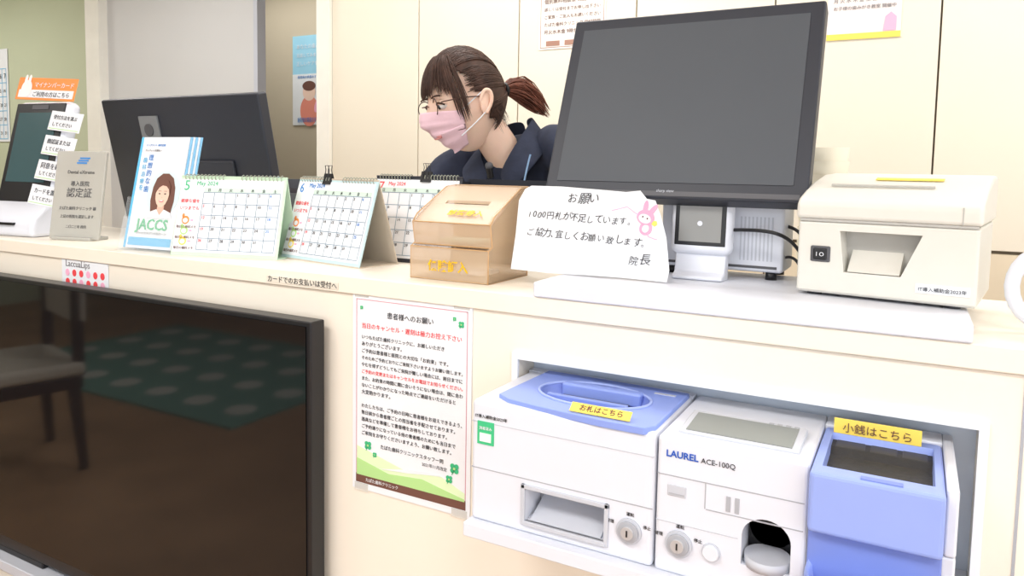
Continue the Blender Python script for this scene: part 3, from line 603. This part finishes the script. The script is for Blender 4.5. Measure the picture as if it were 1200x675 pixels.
br=[(.15,.11),(.125,.095),(.145,.105),(.097,.078),(.074,.070),.066,.056,.050,.046,(.074,.070),.066,.056,.050,.046,.092,.066,.05,.092,.066,.05]
sc_=skinmesh(wm,'scrubs',bv,be_,br,NAVY,sub=3)
tx=bpy.data.textures.new('fabric_folds','CLOUDS'); tx.noise_scale=.07
dm=sc_.modifiers.new('folds','DISPLACE'); dm.texture=tx; dm.strength=.014; dm.mid_level=.5
# forearms + hands
def arm_hand(tag,elb,wr,fd,side):
    elb=Vector(elb);wr=Vector(wr);fd=Vector(fd).normalized(); sd=Vector((fd.y,-fd.x,0)).normalized()*side
    vs=[elb,wr.lerp(elb,.5),wr,wr+fd*.045+Vector((0,0,-.004)),wr+fd*.08+Vector((0,0,-.006))]
    skinmesh(wm,'forearm_'+tag,[tuple(v) for v in vs],[(0,1),(1,2),(2,3),(3,4)],[.036,.031,(.024,.020),(.036,.015),(.034,.012)],SKIN)
    for i,(o,l) in enumerate(((-.027,.062),(-.009,.072),(.009,.068),(.027,.054))):
        b0=wr+fd*.07+sd*o+Vector((0,0,-.005)); 
        skinmesh(wm,'finger_%s_%d'%(tag,i),[tuple(b0),tuple(b0+fd*l*.5+Vector((0,0,.006))),tuple(b0+fd*l*.8+Vector((0,0,-.003))),tuple(b0+fd*l+Vector((0,0,-.012)))],[(0,1),(1,2),(2,3)],[.0095,.009,.0085,.007],SKIN)
    b0=wr+fd*.025-sd*.024; 
    skinmesh(wm,'thumb_'+tag,[tuple(b0),tuple(b0+fd*.025-sd*.022),tuple(b0+fd*.052-sd*.028+Vector((0,0,-.006)))],[(0,1),(1,2)],[.012,.010,.008],SKIN)
arm_hand('right',(-1.13,.53,.90),(-1.05,.485,.785),(.55,-.35,-.03),1)
arm_hand('left',(-.69,.54,.91),(-.77,.49,.785),(-.55,-.35,-.03),-1)
for s,x in (('l',-.99),('r',-.81)):
    skinmesh(wm,'shoe_'+s,[(x,.86,.05),(x,.80,.04),(x,.68,.032)],[(0,1),(1,2)],[.05,.045,.036],WHITE)
# neck
HC=Vector((-.945,.50,1.410))
skinmesh(wm,'neck',[(-.885,.640,1.245),(-.892,.60,1.290),(-.905,.565,1.33),(-.925,.535,1.375)],[(0,1),(1,2),(2,3)],[(.060,.05),(.050,.048),(.046,.046),(.05,.05)],SKIN)
def ribbon(name,rows,m,th_=.004,dz=.012):
    V=[];Fc=[];k=len(rows[0])
    for r in rows: V+=[(x,y,z+dz) for x,y,z in r]
    for i in range(len(rows)-1):
        for j in range(k-1): Fc.append((i*k+j,i*k+j+1,(i+1)*k+j+1,(i+1)*k+j))
    o=mesh(wm,name,V,Fc,m,smooth=True); s=o.modifiers.new('sol','SOLIDIFY'); s.thickness=th_
    b=o.modifiers.new('sub','SUBSURF'); b.levels=2; b.render_levels=2; return o
ribbon('collar_left',[[(-.885,.685,1.372),(-.880,.705,1.345),(-.875,.725,1.315)],[(-.840,.655,1.379),(-.822,.665,1.350),(-.800,.675,1.322)],[(-.826,.600,1.356),(-.800,.602,1.330),(-.770,.605,1.300)],[(-.842,.550,1.300),(-.812,.540,1.282),(-.780,.538,1.255)],[(-.880,.535,1.225),(-.852,.520,1.205),(-.825,.520,1.190)]],NAVY)
ribbon('collar_right',[[(-.885,.685,1.372),(-.888,.705,1.345),(-.890,.725,1.315)],[(-.930,.665,1.359),(-.945,.675,1.330),(-.960,.685,1.300)],[(-.955,.610,1.329),(-.980,.612,1.300),(-1.0,.612,1.272)],[(-.948,.560,1.280),(-.972,.550,1.258),(-.998,.545,1.235)],[(-.890,.535,1.220),(-.915,.522,1.200),(-.940,.520,1.185)]],NAVY)
curve(wm,'piping',[[(-.79,.538,1.29),(-.80,.520,1.22),(-.81,.520,1.14)]],.0022,mat('piping_blue',(.25,.40,.62),.7),nurbs=True)
cyl(wm,'clip_microphone',.008,.026,BLACK,(-.880,.512,1.235),(.4,0,0),n=16,bevel=.002); sph(wm,'microphone_foam',.0095,DGREY,(-.880,.503,1.262))
# head
hdw=emp('head',HC,(math.radians(11),math.radians(-3),math.radians(-32)),wm)
def hp_(x,y,z,k=1.0):
    X=x*.073; Y=y*.094; Z=z*.115
    if z<0:
        q=(-z); X*=1-.36*q**1.6; 
        if y>0: Y*=1-.45*q**1.1
        else: Y*=1-.06*q
    if y<0:
        Y*=.97
        nb=math.exp(-((x)/.16)**2)*math.exp(-((z+.22)/.16)**2); Y-=.017*nb*(1 if y<-.5 else 0)
        br2=math.exp(-((x)/.10)**2)*math.exp(-((z+.02)/.18)**2); Y-=.006*br2*(1 if y<-.5 else 0)
        for s in (-1,1):
            Y+=.007*math.exp(-((x-s*.42)/.17)**2-((z-.02)/.12)**2)*(1 if y<-.4 else 0)
        Y-=.004*math.exp(-(x/.2)**2-((z+.58)/.10)**2)*(1 if y<-.4 else 0)
        Y-=.006*math.exp(-(x/.25)**2-((z+.92)/.12)**2)
    return Vector((X*k,Y*k,Z*k))
bm=bmesh.new(); bmesh.ops.create_uvsphere(bm,u_segments=64,v_segments=48,radius=1)
for vv in bm.verts: vv.co=hp_(*vv.co)
me=bpy.data.meshes.new('face'); bm.to_mesh(me); bm.free(); me.materials.append(SKIN)
for p in me.polygons: p.use_smooth=True
o=bpy.data.objects.new('face_skin',me); link(o,hdw)
curve(hdw,'lips',[[(-.020,-.086,-.068),(-.008,-.0945,-.0655),(0,-.0955,-.0665),(.008,-.0945,-.0655),(.020,-.086,-.068)],[(-.018,-.086,-.070),(0,-.0955,-.074),(.018,-.086,-.070)]],.003,mat('lips',(.70,.28,.27),.5),nurbs=True,res=3)
EW=mat('eye_white',(.82,.80,.78),.25); 
for s in (-1,1):
    ex=s*.031
    sph(hdw,'eyeball',.0125,EW,(ex,-.073,.000),(1.15,.9,.8)); sph(hdw,'iris',.0066,INK,(ex-.003,-.0820,-.002),(1,.5,1))
    curve(hdw,'upper_lid',[[(ex-.016,-.080,-.001),(ex-.008,-.0865,.006),(ex+.002,-.088,.0075),(ex+.011,-.084,.005),(ex+.017,-.077,.000)]],.0020,HAIR,nurbs=True)
    sph(hdw,'lid_skin',.0134,SKIN,(ex,-.0725,.0040),(1.2,.92,.75))
    curve(hdw,'eyebrow',[[(ex-.016,-.091,.020),(ex,-.092,.0245),(ex+.016,-.084,.021)]],.002,HAIR,nurbs=True)
    # glasses
    curve(hdw,'glasses_rim',[[(ex+.022*math.cos(t)*(1+.06*abs(math.cos(t))),-.099+.012*abs(s*.5+.5-(.5+.5*math.cos(t)))*1.0,-.001+.018*math.sin(t)) for t in [2*pi*i/28 for i in range(28)]]],.0012,mat('glasses_metal',(.10,.05,.04),.4,metal=.3),cyclic=True)
    curve(hdw,'glasses_temple',[[(s*.054,-.088,.006),(s*.073,-.06,.008),(s*.080,-.01,.008),(s*.080,.012,.002),(s*.079,.022,-.012)]],.0014,MC['glasses_metal'],nurbs=True)
    # ear
    sph(hdw,'ear',.03,SKIN,(s*.075,.012,-.008),(.28,.55,1.0),(math.radians(-12),0,s*.35))
    curve(hdw,'ear_helix',[[(s*.080,-.002,-.005),(s*.085,.004,.016),(s*.087,.018,.020),(s*.088,.027,.006),(s*.085,.022,-.016),(s*.080,.008,-.034)]],.0042,SKIN,nurbs=True,res=4)
    curve(hdw,'mask_ear_loop',[[(s*.060,-.058,-.026),(s*.076,-.02,-.002),(s*.083,.008,.020),(s*.086,.024,.018),(s*.085,.022,-.02),(s*.078,-.01,-.045),(s*.054,-.052,-.075)]],.0013,PAPER,nurbs=True)
curve(hdw,'glasses_bridge',[[(-.010,-.100,.002),(0,-.104,.005),(.010,-.100,.002)]],.0012,MC['glasses_metal'],nurbs=True)
# mask
NU,NV=36,26; V=[];Fc=[]
for j in range(NV+1):
    z=-.08-.90*j/NV
    for i in range(NU+1):
        t=-1+2*i/NU; az=t*math.radians(66)
        zz=z+ (.14*abs(t)**1.5 if j>NV*.5 else -.10*abs(t)**1.5*(1-j/NV*2))
        zz=max(-.985,zz); rr=math.sqrt(max(0,1-zz*zz))
        rr=max(rr,.42)
        q=max(0,-zz)
        X=math.sin(az)*rr*.079*(1-.30*q**1.6); Y=-math.cos(az)*rr*.100*(1)-.004
        Y-=.019*math.exp(-(t/.28)**2)*math.exp(-((zz+.30)/.25)**2)+.006*math.exp(-(t/.5)**2)
        pl=.0026*math.sin(j/NV*pi*8)*(1-abs(t)**3) if NV*.2<j<NV*.85 else 0
        V.append((X,Y-pl,zz*.115))
for j in range(NV):
    for i in range(NU):
        a=j*(NU+1)+i; Fc.append((a,a+1,a+NU+2,a+NU+1))
o=mesh(hdw,'face_mask',V,Fc,MASK,smooth=True); sd=o.modifiers.new('sol','SOLIDIFY'); sd.thickness=.0015
# hair cap
bm=bmesh.new(); bmesh.ops.create_uvsphere(bm,u_segments=64,v_segments=48,radius=1)
dl=[]
for vv in bm.verts:
    x,y,z=vv.co
    hair=(z>.50-.15*max(0,y+.4)) or (y>-.10 and z>.12) or (y>.22 and z>-.40) 
    if y<-.3 and z<.46: hair=False
    if not hair: dl.append(vv)
bmesh.ops.delete(bm,geom=dl,context='VERTS')
for vv in bm.verts:
    x,y,z=vv.co; k=1.09+.035*max(0,z)
    c_=hp_(x,y,z,k); vv.co=c_
me=bpy.data.meshes.new('hair_cap'); bm.to_mesh(me); bm.free(); me.materials.append(HAIR)
for p in me.polygons: p.use_smooth=True
o=bpy.data.objects.new('hair_cap',me); link(o,hdw); sd=o.modifiers.new('sol','SOLIDIFY'); sd.thickness=.004; sd.offset=-1
tie=Vector((0,.93,.12)).normalized()
st=[]
def slerp(a,b,t):
    w=math.acos(max(-1,min(1,a.dot(b)))); 
    return a if w<1e-4 else (a*math.sin((1-t)*w)+b*math.sin(t*w))/math.sin(w)
for i in range(900):
    s=random.choice((-1,1)); q=random.random()
    if q<.40: y=-.80+random.random()*.3; z=.62+random.random()*.25; x=s*random.random()*.75
    elif q<.75: y=-.35+random.random()*.45; z=.12+random.random()*.55; x=s*1.
    else: y=.25+random.random()*.3; z=-.38+random.random()*.3; x=s*random.random()
    a=Vector((x,y,z)).normalized(); k=1.095+random.random()*.028
    st.append([hp_(*slerp(a,tie,t/9),k+.03*max(0,slerp(a,tie,t/9).z)) for t in range(10)])
curve(hdw,'hair_strands',st,.0012,HAIR,res=1,radii=[.4,1,1,1,1,1,1,1,1,.8])
# bangs & side locks
st=[]
for i in range(420):
    u=random.uniform(-1,1); az=u*math.radians(74)
    top=Vector((math.sin(az*.55)*.75,-math.cos(az*.55)*.55,.85)).normalized()
    ln=random.uniform(.12,.34) if abs(u)<.74 else random.uniform(-.40,.05)
    if .30<u<.42: ln+=.15
    bot=Vector((math.sin(az)*1.0,-math.cos(az)*1.0,ln)).normalized()
    k=random.uniform(1.10,1.16)
    s_=[]
    for t in range(9):
        d=slerp(top,bot,t/8); s_.append(hp_(d.x,d.y,d.z,k+.03*max(0,d.z)+.01*math.sin(t/8*pi)))
    st.append(s_)
curve(hdw,'bangs',st,.0011,HAIR,res=1,radii=[.8,1,1,1,1,1,.9,.7,.2])
# flyaway wisps
st=[]
for i in range(26):
    s=1; a=Vector((.75*s,random.uniform(.3,.7),random.uniform(-.35,-.1))).normalized(); p0=hp_(*a,1.08)
    st.append([p0,p0+Vector((.004,.006,-.015)),p0+Vector((random.uniform(-.004,.008),.014,-.032-random.random()*.015))])
curve(hdw,'nape_wisps',st,.0006,HAIR,res=1,radii=[1,.8,.3])
# pony tail
T0=hp_(*tie,1.12); st=[]
for i in range(340):
    r=.022*math.sqrt(random.random()); a=random.uniform(0,2*pi); ox=r*math.cos(a); oz=r*math.sin(a)
    L_=random.uniform(.82,1.18); sp_=random.uniform(.8,1.2)
    st.append([T0+Vector((ox*f_,d*L_,oz*f_-dr*L_)) for f_,d,dr in ((.7,-.012,0),(.55,.008,-.003),(1.1,.028,-.002),(1.4*sp_,.050,.006),(1.4*sp_,.070,.022),(1.1*sp_,.088,.042),(.7,.100,.060))])
curve(hdw,'ponytail',st,.0014,HAIRT,res=1,radii=[1,1,1,1,.9,.7,.2])
curve(hdw,'hair_tie',[[T0+Vector((.013*math.cos(t),.008,.013*math.sin(t))) for t in [2*pi*i/16 for i in range(16)]]],.005,BLACK,cyclic=True,res=3)
# ------------------------------------------------------------ lights
def area(name,loc,sx,sy,pw,col=(1,.985,.96),rot=(0,0,0)):
    l=bpy.data.lights.new(name,'AREA'); l.shape='RECTANGLE'; l.size=sx; l.size_y=sy; l.energy=pw; l.color=col
    o=bpy.data.objects.new(name,l); link(o); o.location=loc; o.rotation_euler=rot; return o
for i,(x,y,pw) in enumerate(((-1.2,-1.5,35),(1.0,-1.8,34),(-3.6,-1.8,26),(-1.2,.75,22),(.8,.75,18),(-3.4,.9,21),(-5.8,.9,21),(-3.8,2.5,9))):
    area('ceiling_light.%03d'%i,(x,y,ZC-.03),1.2,.5,pw)
w=bpy.data.worlds.new('world'); SC.world=w; w.use_nodes=True
w.node_tree.nodes['Background'].inputs[0].default_value=(.90,.95,1,1); w.node_tree.nodes['Background'].inputs[1].default_value=2.8
